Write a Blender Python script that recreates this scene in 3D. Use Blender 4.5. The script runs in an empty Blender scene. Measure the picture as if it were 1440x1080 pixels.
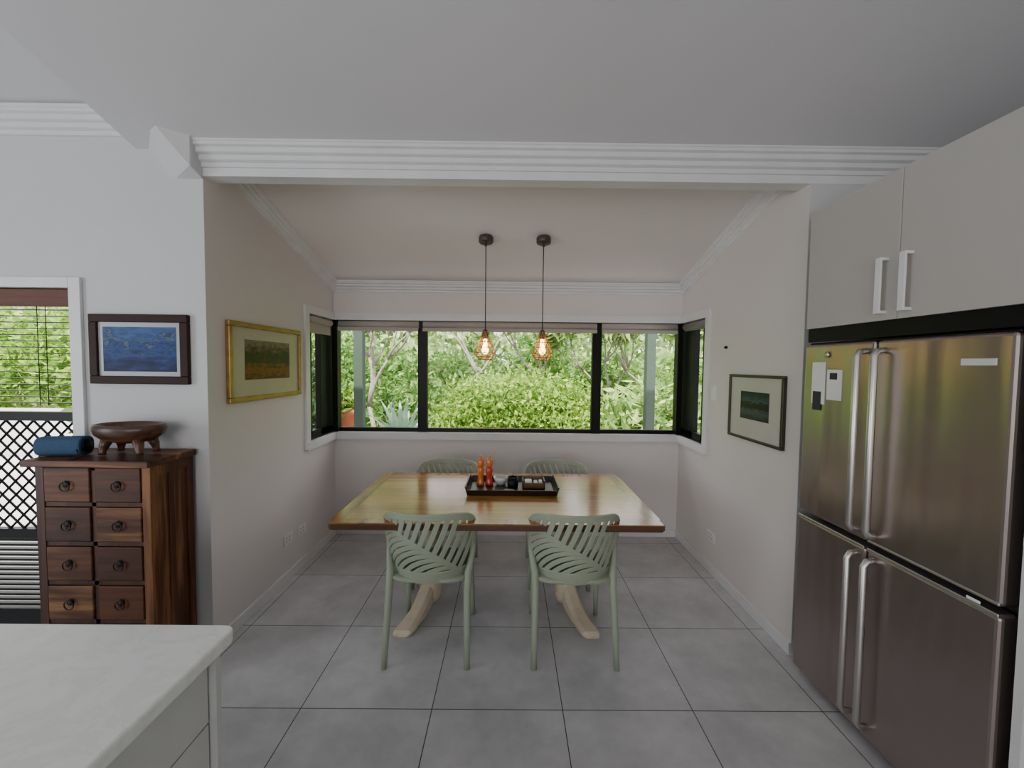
import bpy, bmesh, math, random
import numpy as np
from mathutils import Vector, Matrix
random.seed(7); rng=np.random.default_rng(7)
D=bpy.data; C=bpy.context
col=C.scene.collection
# ------------------------------------------------------------------ helpers
def setin(n,k,v):
    if k in n.inputs: n.inputs[k].default_value=v
def rgba(c): return (c[0],c[1],c[2],1)
def newmat(name):
    m=D.materials.new(name); m.use_nodes=True
    nt=m.node_tree; b=nt.nodes['Principled BSDF']; return m,nt,b
def P(name,c,rough=.5,metal=0,c2=None,scale=5,stretch=(1,1,1),bump=0,bscale=None,detail=4,spec=.5,coat=0,aniso=0):
    m,nt,b=newmat(name)
    b.inputs['Base Color'].default_value=rgba(c); b.inputs['Roughness'].default_value=rough
    b.inputs['Metallic'].default_value=metal; setin(b,'Specular IOR Level',spec); setin(b,'Coat Weight',coat); setin(b,'Coat Roughness',.1)
    tc=nt.nodes.new('ShaderNodeTexCoord'); mp=nt.nodes.new('ShaderNodeMapping'); mp.inputs['Scale'].default_value=stretch
    nt.links.new(tc.outputs['Object'],mp.inputs['Vector'])
    if c2 is None: c2=tuple(x*.93 for x in c)
    n=nt.nodes.new('ShaderNodeTexNoise'); n.inputs['Scale'].default_value=scale; n.inputs['Detail'].default_value=detail
    nt.links.new(mp.outputs[0],n.inputs['Vector'])
    r=nt.nodes.new('ShaderNodeValToRGB'); r.color_ramp.elements[0].position=.35; r.color_ramp.elements[1].position=.65
    r.color_ramp.elements[0].color=rgba(c); r.color_ramp.elements[1].color=rgba(c2)
    nt.links.new(n.outputs['Fac'],r.inputs[0]); nt.links.new(r.outputs[0],b.inputs['Base Color'])
    if bump:
        n2=nt.nodes.new('ShaderNodeTexNoise'); n2.inputs['Scale'].default_value=bscale or scale*4
        nt.links.new(mp.outputs[0],n2.inputs['Vector'])
        bp=nt.nodes.new('ShaderNodeBump'); bp.inputs['Strength'].default_value=bump; bp.inputs['Distance'].default_value=.01
        nt.links.new(n2.outputs['Fac'],bp.inputs['Height']); nt.links.new(bp.outputs[0],b.inputs['Normal'])
    return m
def wood(name,cols,axis='X',scale=1.0,rough=.35,coat=0,spec=.5):
    m,nt,b=newmat(name); b.inputs['Roughness'].default_value=rough; setin(b,'Coat Weight',coat); setin(b,'Coat Roughness',.12); setin(b,'Specular IOR Level',spec)
    tc=nt.nodes.new('ShaderNodeTexCoord'); mp=nt.nodes.new('ShaderNodeMapping')
    s={'X':(.6,9,9),'Y':(9,.6,9),'Z':(9,9,.6)}[axis]; mp.inputs['Scale'].default_value=tuple(v*scale for v in s)
    nt.links.new(tc.outputs['Object'],mp.inputs['Vector'])
    n=nt.nodes.new('ShaderNodeTexNoise'); n.inputs['Scale'].default_value=1.2; n.inputs['Detail'].default_value=6; setin(n,'Distortion',.8)
    nt.links.new(mp.outputs[0],n.inputs['Vector'])
    n3=nt.nodes.new('ShaderNodeTexNoise'); n3.inputs['Scale'].default_value=8; n3.inputs['Detail'].default_value=3
    nt.links.new(mp.outputs[0],n3.inputs['Vector'])
    mx=nt.nodes.new('ShaderNodeMath'); mx.operation='MULTIPLY_ADD'; mx.inputs[1].default_value=.25
    nt.links.new(n3.outputs['Fac'],mx.inputs[0]); 
    m2=nt.nodes.new('ShaderNodeMath'); m2.operation='MULTIPLY'; m2.inputs[1].default_value=.78
    nt.links.new(n.outputs['Fac'],m2.inputs[0]); nt.links.new(m2.outputs[0],mx.inputs[2])
    r=nt.nodes.new('ShaderNodeValToRGB'); cr=r.color_ramp
    pos=np.linspace(.36,.64,len(cols))
    cr.elements[0].position=pos[0]; cr.elements[0].color=rgba(cols[0]); cr.elements[1].position=pos[-1]; cr.elements[1].color=rgba(cols[-1])
    for p_,c_ in zip(pos[1:-1],cols[1:-1]):
        e=cr.elements.new(p_); e.color=rgba(c_)
    nt.links.new(mx.outputs[0],r.inputs[0]); nt.links.new(r.outputs[0],b.inputs['Base Color'])
    return m
def ob(name,vs,fs,mat,parent=None,bevel=0,smooth=False,seg=2):
    me=D.meshes.new(name); me.from_pydata([tuple(v) for v in vs],[],[tuple(f) for f in fs]); me.validate()
    bm=bmesh.new(); bm.from_mesh(me); bmesh.ops.recalc_face_normals(bm,faces=bm.faces); bm.to_mesh(me); bm.free()
    if smooth:
        for p_ in me.polygons: p_.use_smooth=True
    o=D.objects.new(name,me); col.objects.link(o)
    for m in (mat if isinstance(mat,list) else [mat]): me.materials.append(m)
    if bevel:
        md=o.modifiers.new('bevel','BEVEL'); md.width=bevel; md.segments=seg; md.limit_method='ANGLE'; md.angle_limit=math.radians(40)
    if parent is not None: o.parent=parent
    return o
def empty(name,loc=(0,0,0),rz=0,parent=None):
    e=D.objects.new(name,None); col.objects.link(e); e.location=loc; e.rotation_euler=(0,0,rz); e.empty_display_size=.1
    if parent: e.parent=parent
    return e
def boxvf(lo,hi,vs,fs):
    k=len(vs); x0,y0,z0=lo; x1,y1,z1=hi
    vs+=[(x0,y0,z0),(x1,y0,z0),(x1,y1,z0),(x0,y1,z0),(x0,y0,z1),(x1,y0,z1),(x1,y1,z1),(x0,y1,z1)]
    fs+=[tuple(k+i for i in f) for f in((0,3,2,1),(4,5,6,7),(0,1,5,4),(1,2,6,5),(2,3,7,6),(3,0,4,7))]
def boxes(name,L,mat,parent=None,bevel=0,seg=2):
    vs=[];fs=[]
    for lo,hi in L: boxvf(lo,hi,vs,fs)
    return ob(name,vs,fs,mat,parent,bevel,seg=seg)
def prism(name,poly,d0,d1,axis,mat,parent=None,bevel=0,smooth=False):
    def mk(p_,d):
        return {'X':(d,p_[0],p_[1]),'Y':(p_[0],d,p_[1]),'Z':(p_[0],p_[1],d)}[axis]
    n=len(poly); vs=[mk(p_,d0) for p_ in poly]+[mk(p_,d1) for p_ in poly]
    fs=[tuple(range(n))[::-1],tuple(range(n,2*n))]+[(i,(i+1)%n,n+(i+1)%n,n+i) for i in range(n)]
    return ob(name,vs,fs,mat,parent,bevel)
def tubevf(path,rad,vs,fs,seg=10,cap=True,flat=None):
    path=[Vector(p_) for p_ in path]; n=len(path)
    if not hasattr(rad,'__len__'): rad=[rad]*n
    k=len(vs); up=None
    for i,p_ in enumerate(path):
        t=(path[min(i+1,n-1)]-path[max(i-1,0)]).normalized()
        if up is None: up=Vector((0,0,1)) if abs(t.z)<.9 else Vector((0,1,0))
        a=t.cross(up).normalized(); b=a.cross(t).normalized(); up=b
        for j in range(seg):
            th=2*math.pi*j/seg; vs.append(tuple(p_+a*math.cos(th)*rad[i]+b*math.sin(th)*rad[i]))
    for i in range(n-1):
        for j in range(seg):
            fs.append((k+i*seg+j,k+i*seg+(j+1)%seg,k+(i+1)*seg+(j+1)%seg,k+(i+1)*seg+j))
    if cap:
        fs.append(tuple(k+j for j in range(seg))[::-1]); fs.append(tuple(k+(n-1)*seg+j for j in range(seg)))
def tube(name,path,rad,mat,parent=None,seg=10):
    vs=[];fs=[]; tubevf(path,rad,vs,fs,seg); return ob(name,vs,fs,mat,parent,smooth=True)
def lathe(name,prof,mat,parent=None,seg=32,loc=(0,0,0),sx=1,sy=1,smooth=True,M=None):
    vs=[];fs=[]
    for r,z in prof:
        for j in range(seg):
            th=2*math.pi*j/seg; v=Vector((r*sx*math.cos(th),r*sy*math.sin(th),z))
            if M: v=M@v
            vs.append((v.x+loc[0],v.y+loc[1],v.z+loc[2]))
    n=len(prof)
    for i in range(n-1):
        for j in range(seg): fs.append((i*seg+j,i*seg+(j+1)%seg,(i+1)*seg+(j+1)%seg,(i+1)*seg+j))
    fs.append(tuple(range(seg))[::-1]); fs.append(tuple((n-1)*seg+j for j in range(seg)))
    o=ob(name,vs,fs,mat,parent,smooth=smooth)
    return o
def ring_path(c,r,n=24,ax='Z'):
    o=[]
    for j in range(n+1):
        th=2*math.pi*j/n; a,b=r*math.cos(th),r*math.sin(th)
        o.append({'Z':(c[0]+a,c[1]+b,c[2]),'Y':(c[0]+a,c[1],c[2]+b),'X':(c[0],c[1]+a,c[2]+b)}[ax])
    return o
# ------------------------------------------------------------------ camera
H=1.58; f_,pi_,ro_,ya_=582.32,.0452,.0105,.0048
F=Vector((math.sin(ya_)*math.cos(pi_),math.cos(ya_)*math.cos(pi_),-math.sin(pi_)))
R=Vector((math.cos(ya_),-math.sin(ya_),0)); U=R.cross(F)
R,U=R*math.cos(ro_)+U*math.sin(ro_),-R*math.sin(ro_)+U*math.cos(ro_)
cd=D.cameras.new('camera'); cam=D.objects.new('camera',cd); col.objects.link(cam)
m3=Matrix((R,U,-F)).transposed(); cam.matrix_world=Matrix.Translation((0,0,H))@m3.to_4x4()
cd.sensor_width=36; cd.sensor_fit='HORIZONTAL'; cd.lens=f_*36/1440; cd.clip_start=.02; cd.clip_end=200
C.scene.camera=cam
# ------------------------------------------------------------------ materials
wallm=P('wall_paint',(.60,.605,.605),.6,c2=(.615,.62,.62),scale=2,bump=.03,bscale=120)
nookm=P('wall_paint_warm_lit',(.72,.68,.66),.6,c2=(.73,.69,.67),scale=2,bump=.03,bscale=120)  # wall paint with the alcove's warm, brighter light put into its colour
ceilm=P('ceiling_paint',(.63,.62,.635),.40,c2=(.64,.63,.645),scale=2)
nookc=P('ceiling_paint_warm_lit',(.76,.72,.70),.5,c2=(.77,.73,.71),scale=2)  # ceiling colour warmed and lightened to stand in for warm light
trimm=P('white_trim_paint',(.76,.76,.765),.35)
black=P('black_aluminium',(.006,.0065,.007),.4,c2=(.008,.008,.009),spec=.2)
blindm=P('roller_blind_fabric',(.42,.39,.34),.8,c2=(.46,.43,.38),scale=60)
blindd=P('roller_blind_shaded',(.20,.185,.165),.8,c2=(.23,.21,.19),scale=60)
def floormat():
    m,nt,b=newmat('grey_porcelain_tile'); L=nt.links
    tc=nt.nodes.new('ShaderNodeTexCoord'); mp=nt.nodes.new('ShaderNodeMapping'); mp.inputs['Location'].default_value=(-.2569+6,-1.832+6,0)
    L.new(tc.outputs['Object'],mp.inputs['Vector'])
    br=nt.nodes.new('ShaderNodeTexBrick'); br.offset=0; br.squash=1
    br.inputs['Scale'].default_value=1; br.inputs['Mortar Size'].default_value=.0022; br.inputs['Mortar Smooth'].default_value=.1
    br.inputs['Brick Width'].default_value=.6; br.inputs['Row Height'].default_value=.6
    br.inputs['Color1'].default_value=(.95,.95,.95,1); br.inputs['Color2'].default_value=(1.03,1.03,1.03,1); br.inputs['Bias'].default_value=0
    L.new(mp.outputs[0],br.inputs['Vector'])
    n=nt.nodes.new('ShaderNodeTexNoise'); n.inputs['Scale'].default_value=3.2; n.inputs['Detail'].default_value=9; n.inputs['Roughness'].default_value=.68
    L.new(tc.outputs['Object'],n.inputs['Vector'])
    r=nt.nodes.new('ShaderNodeValToRGB'); r.color_ramp.elements[0].position=.36; r.color_ramp.elements[1].position=.64
    r.color_ramp.elements[0].color=(.46,.457,.465,1); r.color_ramp.elements[1].color=(.61,.605,.612,1)
    L.new(n.outputs['Fac'],r.inputs[0])
    mu=nt.nodes.new('ShaderNodeMix'); mu.data_type='RGBA'; mu.blend_type='MULTIPLY'; mu.inputs[0].default_value=1
    L.new(r.outputs[0],mu.inputs[6]); L.new(br.outputs['Color'],mu.inputs[7])
    mx=nt.nodes.new('ShaderNodeMix'); mx.data_type='RGBA'; L.new(br.outputs['Fac'],mx.inputs[0]); L.new(mu.outputs[2],mx.inputs[6]); mx.inputs[7].default_value=(.04,.04,.04,1)
    L.new(mx.outputs[2],b.inputs['Base Color']); b.inputs['Roughness'].default_value=.42
    bp=nt.nodes.new('ShaderNodeBump'); bp.invert=True; bp.inputs['Strength'].default_value=.4; bp.inputs['Distance'].default_value=.003
    L.new(br.outputs['Fac'],bp.inputs['Height']); L.new(bp.outputs[0],b.inputs['Normal'])
    return m
tile=floormat()
tablewood=wood('varnished_oak',[(.25,.10,.018),(.42,.195,.038),(.56,.29,.065)],'X',1.3,.22,coat=.35)
tableedge=wood('varnished_oak_border',[(.17,.065,.014),(.30,.13,.028),(.39,.18,.045)],'Y',1.3,.22,coat=.35)
tablerim=wood('dark_table_edge',[(.06,.025,.01),(.11,.05,.02)],'X',1,.3)
cream=P('cream_painted_timber',(.72,.62,.47),.45,c2=(.58,.49,.35),scale=6,bump=.1,bscale=20)
sage=P('sage_green_plastic',(.345,.395,.295),.45,c2=(.355,.405,.305),scale=3)
sheesham=wood('dark_sheesham',[(.022,.007,.004),(.07,.021,.008),(.13,.042,.014),(.30,.13,.045)],'X',.9,.42,coat=0,spec=.3)
sheeshamZ=wood('dark_sheesham_upright',[(.03,.009,.005),(.065,.02,.009),(.10,.034,.012),(.26,.11,.04)],'Z',.9,.42,coat=0,spec=.3)
chestframe=wood('dark_frame_wood',[(.03,.011,.006),(.055,.019,.010),(.09,.034,.016)],'Z',1,.45,spec=.3)
def steelmat(name,c,rough,bump):
    m,nt,b=newmat(name); b.inputs['Metallic'].default_value=1; b.inputs['Base Color'].default_value=rgba(c)
    tc=nt.nodes.new('ShaderNodeTexCoord'); mp=nt.nodes.new('ShaderNodeMapping'); mp.inputs['Scale'].default_value=(2,2,300)
    nt.links.new(tc.outputs['Object'],mp.inputs['Vector'])
    n=nt.nodes.new('ShaderNodeTexNoise'); n.inputs['Scale'].default_value=1.5; n.inputs['Detail'].default_value=2; nt.links.new(mp.outputs[0],n.inputs['Vector'])
    mr=nt.nodes.new('ShaderNodeMapRange'); mr.inputs[3].default_value=rough-.015; mr.inputs[4].default_value=rough+.015
    nt.links.new(n.outputs['Fac'],mr.inputs[0]); nt.links.new(mr.outputs[0],b.inputs['Roughness'])
    mp2=nt.nodes.new('ShaderNodeMapping'); mp2.inputs['Scale'].default_value=(3,9,.5); nt.links.new(tc.outputs['Object'],mp2.inputs['Vector'])
    n2=nt.nodes.new('ShaderNodeTexNoise'); n2.inputs['Scale'].default_value=1; n2.inputs['Detail'].default_value=1; nt.links.new(mp2.outputs[0],n2.inputs['Vector'])
    bp=nt.nodes.new('ShaderNodeBump'); bp.inputs['Strength'].default_value=bump; bp.inputs['Distance'].default_value=.03
    nt.links.new(n2.outputs['Fac'],bp.inputs['Height']); nt.links.new(bp.outputs[0],b.inputs['Normal'])
    return m
steel=steelmat('brushed_stainless_steel',(.45,.385,.365),.31,.45)
steelh=steelmat('satin_handle_metal',(.66,.64,.625),.36,.0)
cabm=P('satin_greige_laminate',(.48,.455,.43),.36,c2=(.485,.46,.435),scale=1)
def marble():
    m,nt,b=newmat('white_marble_laminate'); L=nt.links
    tc=nt.nodes.new('ShaderNodeTexCoord')
    n=nt.nodes.new('ShaderNodeTexNoise'); n.inputs['Scale'].default_value=7; n.inputs['Detail'].default_value=9; n.inputs['Roughness'].default_value=.65; setin(n,'Distortion',.8)
    L.new(tc.outputs['Object'],n.inputs['Vector'])
    r=nt.nodes.new('ShaderNodeValToRGB'); cr=r.color_ramp
    cr.elements[0].position=.44; cr.elements[0].color=(.90,.905,.88,1); cr.elements[1].position=.54; cr.elements[1].color=(.91,.915,.89,1)
    e=cr.elements.new(.49); e.color=(.85,.855,.82,1)
    L.new(n.outputs['Fac'],r.inputs[0]); L.new(r.outputs[0],b.inputs['Base Color']); b.inputs['Roughness'].default_value=.28
    return m
marb=marble()
def glassmat():
    m=D.materials.new('window_glass'); m.use_nodes=True; nt=m.node_tree; nt.nodes.clear()
    o=nt.nodes.new('ShaderNodeOutputMaterial'); t=nt.nodes.new('ShaderNodeBsdfTransparent'); g=nt.nodes.new('ShaderNodeBsdfGlossy'); g.inputs['Roughness'].default_value=.02
    n=nt.nodes.new('ShaderNodeTexNoise'); n.inputs['Scale'].default_value=.5
    mr=nt.nodes.new('ShaderNodeMapRange'); mr.inputs[3].default_value=.002; mr.inputs[4].default_value=.004; nt.links.new(n.outputs['Fac'],mr.inputs[0])
    t.inputs[0].default_value=(.97,.96,.96,1)
    x=nt.nodes.new('ShaderNodeMixShader'); nt.links.new(mr.outputs[0],x.inputs[0]); nt.links.new(t.outputs[0],x.inputs[1]); nt.links.new(g.outputs[0],x.inputs[2]); nt.links.new(x.outputs[0],o.inputs[0])
    return m
glass=glassmat()
# ------------------------------------------------------------------ room shell
XL,XR,YB,YL=-1.6065,1.5618,3.789,2.205
T=.12; XW=2.85
kz=lambda y:2.68+.30*(YL-y)
az=lambda y:2.315+.29*(YB-y)
boxes('floor',[((-5.2,-4.2,-.1),(XW,YL,0)),((XL-T,YL,-.1),(XR+T,YB+T,0))],tile)
WZ0,WZ1=.955,1.975; WY=3.30
boxes('wall_back',[((XL-T,YB,0),(XR+T,YB+T,WZ0)),((XL-T,YB,WZ1),(XR+T,YB+T,2.40))],nookm)
for nm,x0,x1 in(('wall_alcove_left',XL-T,XL),('wall_alcove_right',XR,XR+T)):
    boxes(nm,[((x0,YL+.001,0),(x1,WY,2.8)),((x0,WY,0),(x1,YB,WZ0)),((x0,WY,WZ1),(x1,YB,2.48))],nookm)
DX0,DX1,DZ=-3.21,-2.31,1.96
boxes('wall_front_left',[((-5.2,YL,0),(DX0,YL+T,3.0)),((DX1,YL,0),(XL-.001,YL+T,3.0)),((DX0,YL,DZ),(DX1,YL+T,3.0))],wallm)
boxes('wall_front_right',[((XR+.001,YL,0),(XW,YL+T,2.85))],wallm)
boxes('wall_right',[((XW,-4.2,0),(XW+.15,YL+T,4.7))],wallm)
boxes('wall_partition',[((2.15,-1.0,0),(2.25,YL,2.34))],wallm)
boxes('wall_rear',[((-5.2,-4.3,0),(XW,-4.15,4.8))],wallm)
boxes('wall_left',[((-5.3,-4.2,0),(-5.15,YL,4.9))],wallm)
def slab(name,x0,x1,y0,y1,zf,th,mat):
    vs=[(x0,y0,zf(y0)),(x1,y0,zf(y0)),(x1,y1,zf(y1)),(x0,y1,zf(y1))]; vs+=[(a,b,c+th) for a,b,c in vs]
    return ob(name,vs,[(0,1,2,3),(4,7,6,5),(0,4,5,1),(1,5,6,2),(2,6,7,3),(3,7,4,0)],mat)
slab('ceiling',-1.95,XW+.1,-4.3,YL+.0,kz,.35,ceilm)
slab('ceiling_alcove',XL-T,XR+T,YL+.001,YB+T,az,.12,nookc)
slab('sun_block_eave',XL-.75,XR+.75,YL+T+.01,YB+.7,lambda y:az(y)+.125,.08,trimm)  # unseen overhang, added to keep a sun patch off the back wall
slab('ceiling_living',-5.3,-1.95,-4.3,YL,lambda y:kz(y)+.17,.2,ceilm)
boxes('trim_beam',[((XL,YL-.002,2.545),(XW,YL+.085,2.80))],trimm)
bm=bmesh.new()
for v in[(-1.99,YL,2.80),(-1.75,YL,2.53),(XL,YL,2.53),(XL,YL,2.80),(-1.79,2.04,2.80),(-1.61,2.12,2.56),(XL,2.12,2.80),(XL,2.13,2.56)]: bm.verts.new(v)
bmesh.ops.convex_hull(bm,input=bm.verts); me=D.meshes.new('trim_bulkhead'); bm.to_mesh(me); bm.free(); me.materials.append(ceilm)
col.objects.link(D.objects.new('trim_bulkhead',me))
prof=[(0,0),(.072,0),(.072,.016),(.066,.02),(.066,.034),(.050,.040),(.050,.062),(.044,.066),(.030,.070),(.030,.092),(.024,.096),(.012,.100),(.012,.122),(0,.124)]
def cornice(name,p0,p1,out,s=1.0,sz=None):
    sz=sz or s; p0=Vector(p0);p1=Vector(p1);out=Vector(out); n=len(prof)
    vs=[p+out*a*s-Vector((0,0,1))*b*sz for p in(p0,p1) for a,b in prof]
    fs=[tuple(range(n)),tuple(range(n,2*n))[::-1]]+[(i,(i+1)%n,n+(i+1)%n,n+i) for i in range(n)]
    return ob(name,vs,fs,trimm)
cornice('trim_cornice_beam',(XL-.01,YL,kz(YL)+.03),(XW,YL,kz(YL)+.03),(0,-1,0),1,1.0)
cornice('trim_cornice_living',(-5.15,YL,2.86),(-1.97,YL,2.86),(0,-1,0),1,1.0)
cornice('trim_cornice_back',(XL,YB,az(YB)+.012),(XR,YB,az(YB)+.012),(0,-1,0),.8,.8)
cornice('trim_cornice_alcove_left',(XL,YL+.085,az(YL+.085)),(XL,YB,az(YB)),(1,0,0),.8,.8)
cornice('trim_cornice_alcove_right',(XR,YL+.085,az(YL+.085)),(XR,YB,az(YB)),(-1,0,0),.8,.8)
def bb(name,lo,hi): boxes(name,[(lo,hi)],trimm,bevel=.003)
bb('baseboard_back',(XL,YB-.014,0),(XR,YB,.07))
bb('baseboard_alcove_left',(XL,YL,0),(XL+.014,YB-.014,.07))
bb('baseboard_alcove_right',(XR-.014,YL,0),(XR,YB-.014,.07))
bb('baseboard_front_left',(DX1+.065,YL-.014,0),(XL,YL,.07))
# ---- corner window
tw=.062
boxes('trim_window',[((XL,YB-.018,WZ1),(XR,YB,WZ1+tw)),((XL,YB-.03,WZ0-tw),(XR,YB,WZ0)),
  ((XL,WY-tw,WZ1),(XL+.018,YB,WZ1+tw)),((XL,WY-tw,WZ0-tw),(XL+.03,YB,WZ0)),((XL,WY-tw,WZ0),(XL+.018,WY,WZ1)),
  ((XR-.018,WY-tw,WZ1),(XR,YB,WZ1+tw)),((XR-.03,WY-tw,WZ0-tw),(XR,YB,WZ0)),((XR-.018,WY-tw,WZ0),(XR,WY,WZ1))],trimm)
win=empty('window_1',(0,YB,WZ0))
def wbox(name,L,mat,bevel=0):
    o=boxes(name,[((a[0],a[1]-YB,a[2]-WZ0),(b[0],b[1]-YB,b[2]-WZ0)) for a,b in L],mat,win,bevel); return o
yf0,yf1=YB+.035,YB+.085
m1,m2=-.80,.79
fr=[((XL,yf0,WZ0),(XR,yf1,WZ0+.035)),((XL,yf0,WZ1-.035),(XR,yf1,WZ1)),
    ((XL-.02,YB-.0,WZ0),(XL+.03,yf1,WZ1)),((XR-.03,YB-.0,WZ0),(XR+.02,yf1,WZ1)),
    ((m1-.05,yf0-.01,WZ0),(m1+.035,yf1,WZ1)),((m2-.035,yf0-.01,WZ0),(m2+.05,yf1,WZ1))]
for s,x in((1,XL-.085),(-1,XR+.035)):
    fr+=[((x,WY,WZ0),(x+.05,YB+.05,WZ0+.06)),((x,WY,WZ1-.05),(x+.05,YB+.05,WZ1)),((x,WY,WZ0),(x+.05,WY+.14,WZ1)),((x,YB-.19,WZ0),(x+.05,YB+.05,WZ1))]
wbox('frame',fr,black,.003)
wbox('glass',[((XL,YB+.058,WZ0+.02),(XR,YB+.062,WZ1-.02)),((XL-.062,WY+.03,WZ0+.02),(XL-.058,YB,WZ1-.02)),((XR+.058,WY+.03,WZ0+.02),(XR+.062,YB,WZ1-.02))],glass)
wbox('reveal',[((XL-T,WY-.001,WZ0-.001),(XL,WY+.012,WZ1)),((XR,WY-.001,WZ0-.001),(XR+T,WY+.012,WZ1)),((XL-T,WY,WZ0-.001),(XL-.002,YB,WZ0+.006)),((XR+.002,WY,WZ0-.001),(XR+T,YB,WZ0+.006))],black)
def rollblind(x0,x1,y,z):
    vs=[];fs=[]; tubevf([(x0,y-YB,z-WZ0),(x1,y-YB,z-WZ0)],.032,vs,fs,16); ob('blind_roll',vs,fs,blindm,win,smooth=True)
    boxes('blind_rail',[((x0,y-.04-YB,z-.062-WZ0),(x1,y-.015-YB,z-.03-WZ0))],blindm,win,.004)
for a,b in((XL+.04,m1-.03),(m1+.0,m2+.0),(m2+.04,XR-.04)): rollblind(a+.005,b-.005,YB-.0+.01,1.94)
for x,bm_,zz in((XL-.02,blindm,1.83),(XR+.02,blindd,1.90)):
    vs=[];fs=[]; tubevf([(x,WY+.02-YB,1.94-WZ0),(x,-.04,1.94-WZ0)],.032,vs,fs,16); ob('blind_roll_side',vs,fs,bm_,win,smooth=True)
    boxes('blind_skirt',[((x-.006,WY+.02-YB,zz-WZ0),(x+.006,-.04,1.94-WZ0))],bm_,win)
# ---- door at left
boxes('trim_door',[((DX1,YL-.018,0),(DX1+.062,YL,DZ+.055)),((DX0-.062,YL-.018,0),(DX0,YL,DZ+.055)),((DX0,YL-.018,DZ),(DX1,YL,DZ+.055))],trimm,bevel=.003)
dr=empty('door_1',(DX0,YL,0))
def dbox(name,L,mat,bevel=0): return boxes(name,[((a[0]-DX0,a[1]-YL,a[2]),(b[0]-DX0,b[1]-YL,b[2])) for a,b in L],mat,dr,bevel)
dy0,dy1=YL+.05,YL+.085
dbox('frame',[((DX0,dy0,0),(DX0+.05,dy1,DZ)),((DX1-.03,dy0,0),(DX1,dy1,DZ)),((DX0,dy0,1.25),(DX1,dy1,1.30)),((DX0,dy0,.60),(DX1,dy1,.65)),((DX0,dy0,0),(DX1,dy1,.20)),((DX0,dy0,1.9),(DX1,dy1,DZ))],black)
vs=[];fs=[]
st=.075
z0,z1=.65,1.25
x=DX0-(z1-z0)
while x<DX1:
    for sgn in(0,1):
        xa,xb=(x,x+(z1-z0)) if sgn==0 else (x+(z1-z0),x)
        pa=Vector((xa,z0));pb=Vector((xb,z1))
        d=pb-pa
        t0,t1=0,1
        ta=(DX0+.04-pa.x)/d.x; tb=(DX1-.02-pa.x)/d.x
        t0=max(t0,min(ta,tb)); t1=min(t1,max(ta,tb))
        if t1>t0+.01:
            a=pa+d*t0;b=pa+d*t1
            tubevf([(a.x-DX0,.065,a.y),(b.x-DX0,.065,b.y)],.006,vs,fs,6)
    x+=st
ob('diamond_grille',vs,fs,black,dr)
brownv=wood('blind_valance_timber',[(.07,.018,.008),(.15,.045,.018)],'X',1,.45,spec=.3)
dbox('blind_valance',[((DX0+.01,YL+.0,1.865),(DX1-.012,YL+.04,1.955))],brownv,.003)
sl=[]
z=1.845
while z>1.32: sl.append(((DX0+.02,YL+.012,z),(DX1-.03,YL+.045,z+.0045))); z-=.033
z=.58
while z>.2: sl.append(((DX0+.05,dy0+.005,z),(DX1-.03,dy1-.005,z+.012))); z-=.028
dbox('blind_slats',sl,black)
vs=[];fs=[]
for xx in(-2.50,-2.455): tubevf([(xx-DX0,.005,1.88),(xx-DX0,.005,1.34)],.002,vs,fs,5)
ob('blind_cords',vs,fs,black,dr)
# ------------------------------------------------------------------ fridge
FX=1.487
fg=empty('refrigerator',(1.80,1.65,0))
def fl(a): return (a[0]-1.80,a[1]-1.65,a[2])
def fbox(name,L,mat,bevel=0,seg=3): return boxes(name,[(fl(a),fl(b)) for a,b in L],mat,fg,bevel,seg)
darkbody=P('dark_grey_body',(.05,.05,.052),.4)
fbox('body',[((FX+.075,1.215,.03),(2.14,2.085,1.68))],darkbody,.006)
fbox('doors',[((FX,1.687,.862),(FX+.068,2.09,1.697)),((FX,1.21,.862),(FX+.068,1.679,1.697)),((FX,1.687,.045),(FX+.068,2.09,.835)),((FX,1.21,.045),(FX+.068,1.679,.835))],steel,.014)
fbox('door_trim_strips',[((FX-.004,1.69,.828),(FX+.05,2.087,.842)),((FX-.004,1.213,.828),(FX+.05,1.677,.842)),((FX-.003,1.213,.866),(FX+.05,1.677,.876))],steelh,.003)
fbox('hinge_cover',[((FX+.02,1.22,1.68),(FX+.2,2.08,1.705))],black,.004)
fbox('feet',[((FX+.1,1.24,0),(FX+.16,1.3,.03)),((FX+.1,2.0,0),(FX+.16,2.06,.03)),((2.0,1.24,0),(2.06,1.3,.03)),((2.0,2.0,0),(2.06,2.06,.03))],black)
for i,(y,za,zb) in enumerate(((1.725,.90,1.655),(1.643,.90,1.655),(1.725,.10,.80),(1.643,.10,.80))):
    vs=[];fs=[]
    hx=FX-.042
    tubevf([fl((FX+.003,y,za)),fl((hx+.012,y,za+.004)),fl((hx,y,za+.022)),fl((hx,y,zb-.022)),fl((hx+.012,y,zb-.004)),fl((FX+.003,y,zb))],.0125,vs,fs,14)
    ob('handle_%d'%(i+1),vs,fs,steelh,fg,smooth=True)
white=P('white_paper',(.88,.88,.86),.6); paperdark=P('dark_printed_paper',(.03,.035,.045),.6)
fbox('badge',[((FX-.003,1.26,1.595),(FX+.001,1.36,1.617))],P('badge_silver',(.75,.75,.76),.4),.001)
fbox('badge_lower',[((FX-.007,1.26,.815+.03),(FX-.003,1.30,.855))],white,.002)
fbox('note_sheets',[((FX-.003,1.945,1.41),(FX-.0005,2.028,1.61)),((FX-.003,1.845,1.435),(FX-.0005,1.932,1.575))],white)
fbox('note_dark_card',[((FX-.004,1.965,1.38),(FX-.002,2.018,1.47)),((FX-.004,1.872,1.53),(FX-.003,1.915,1.56))],paperdark)
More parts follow.
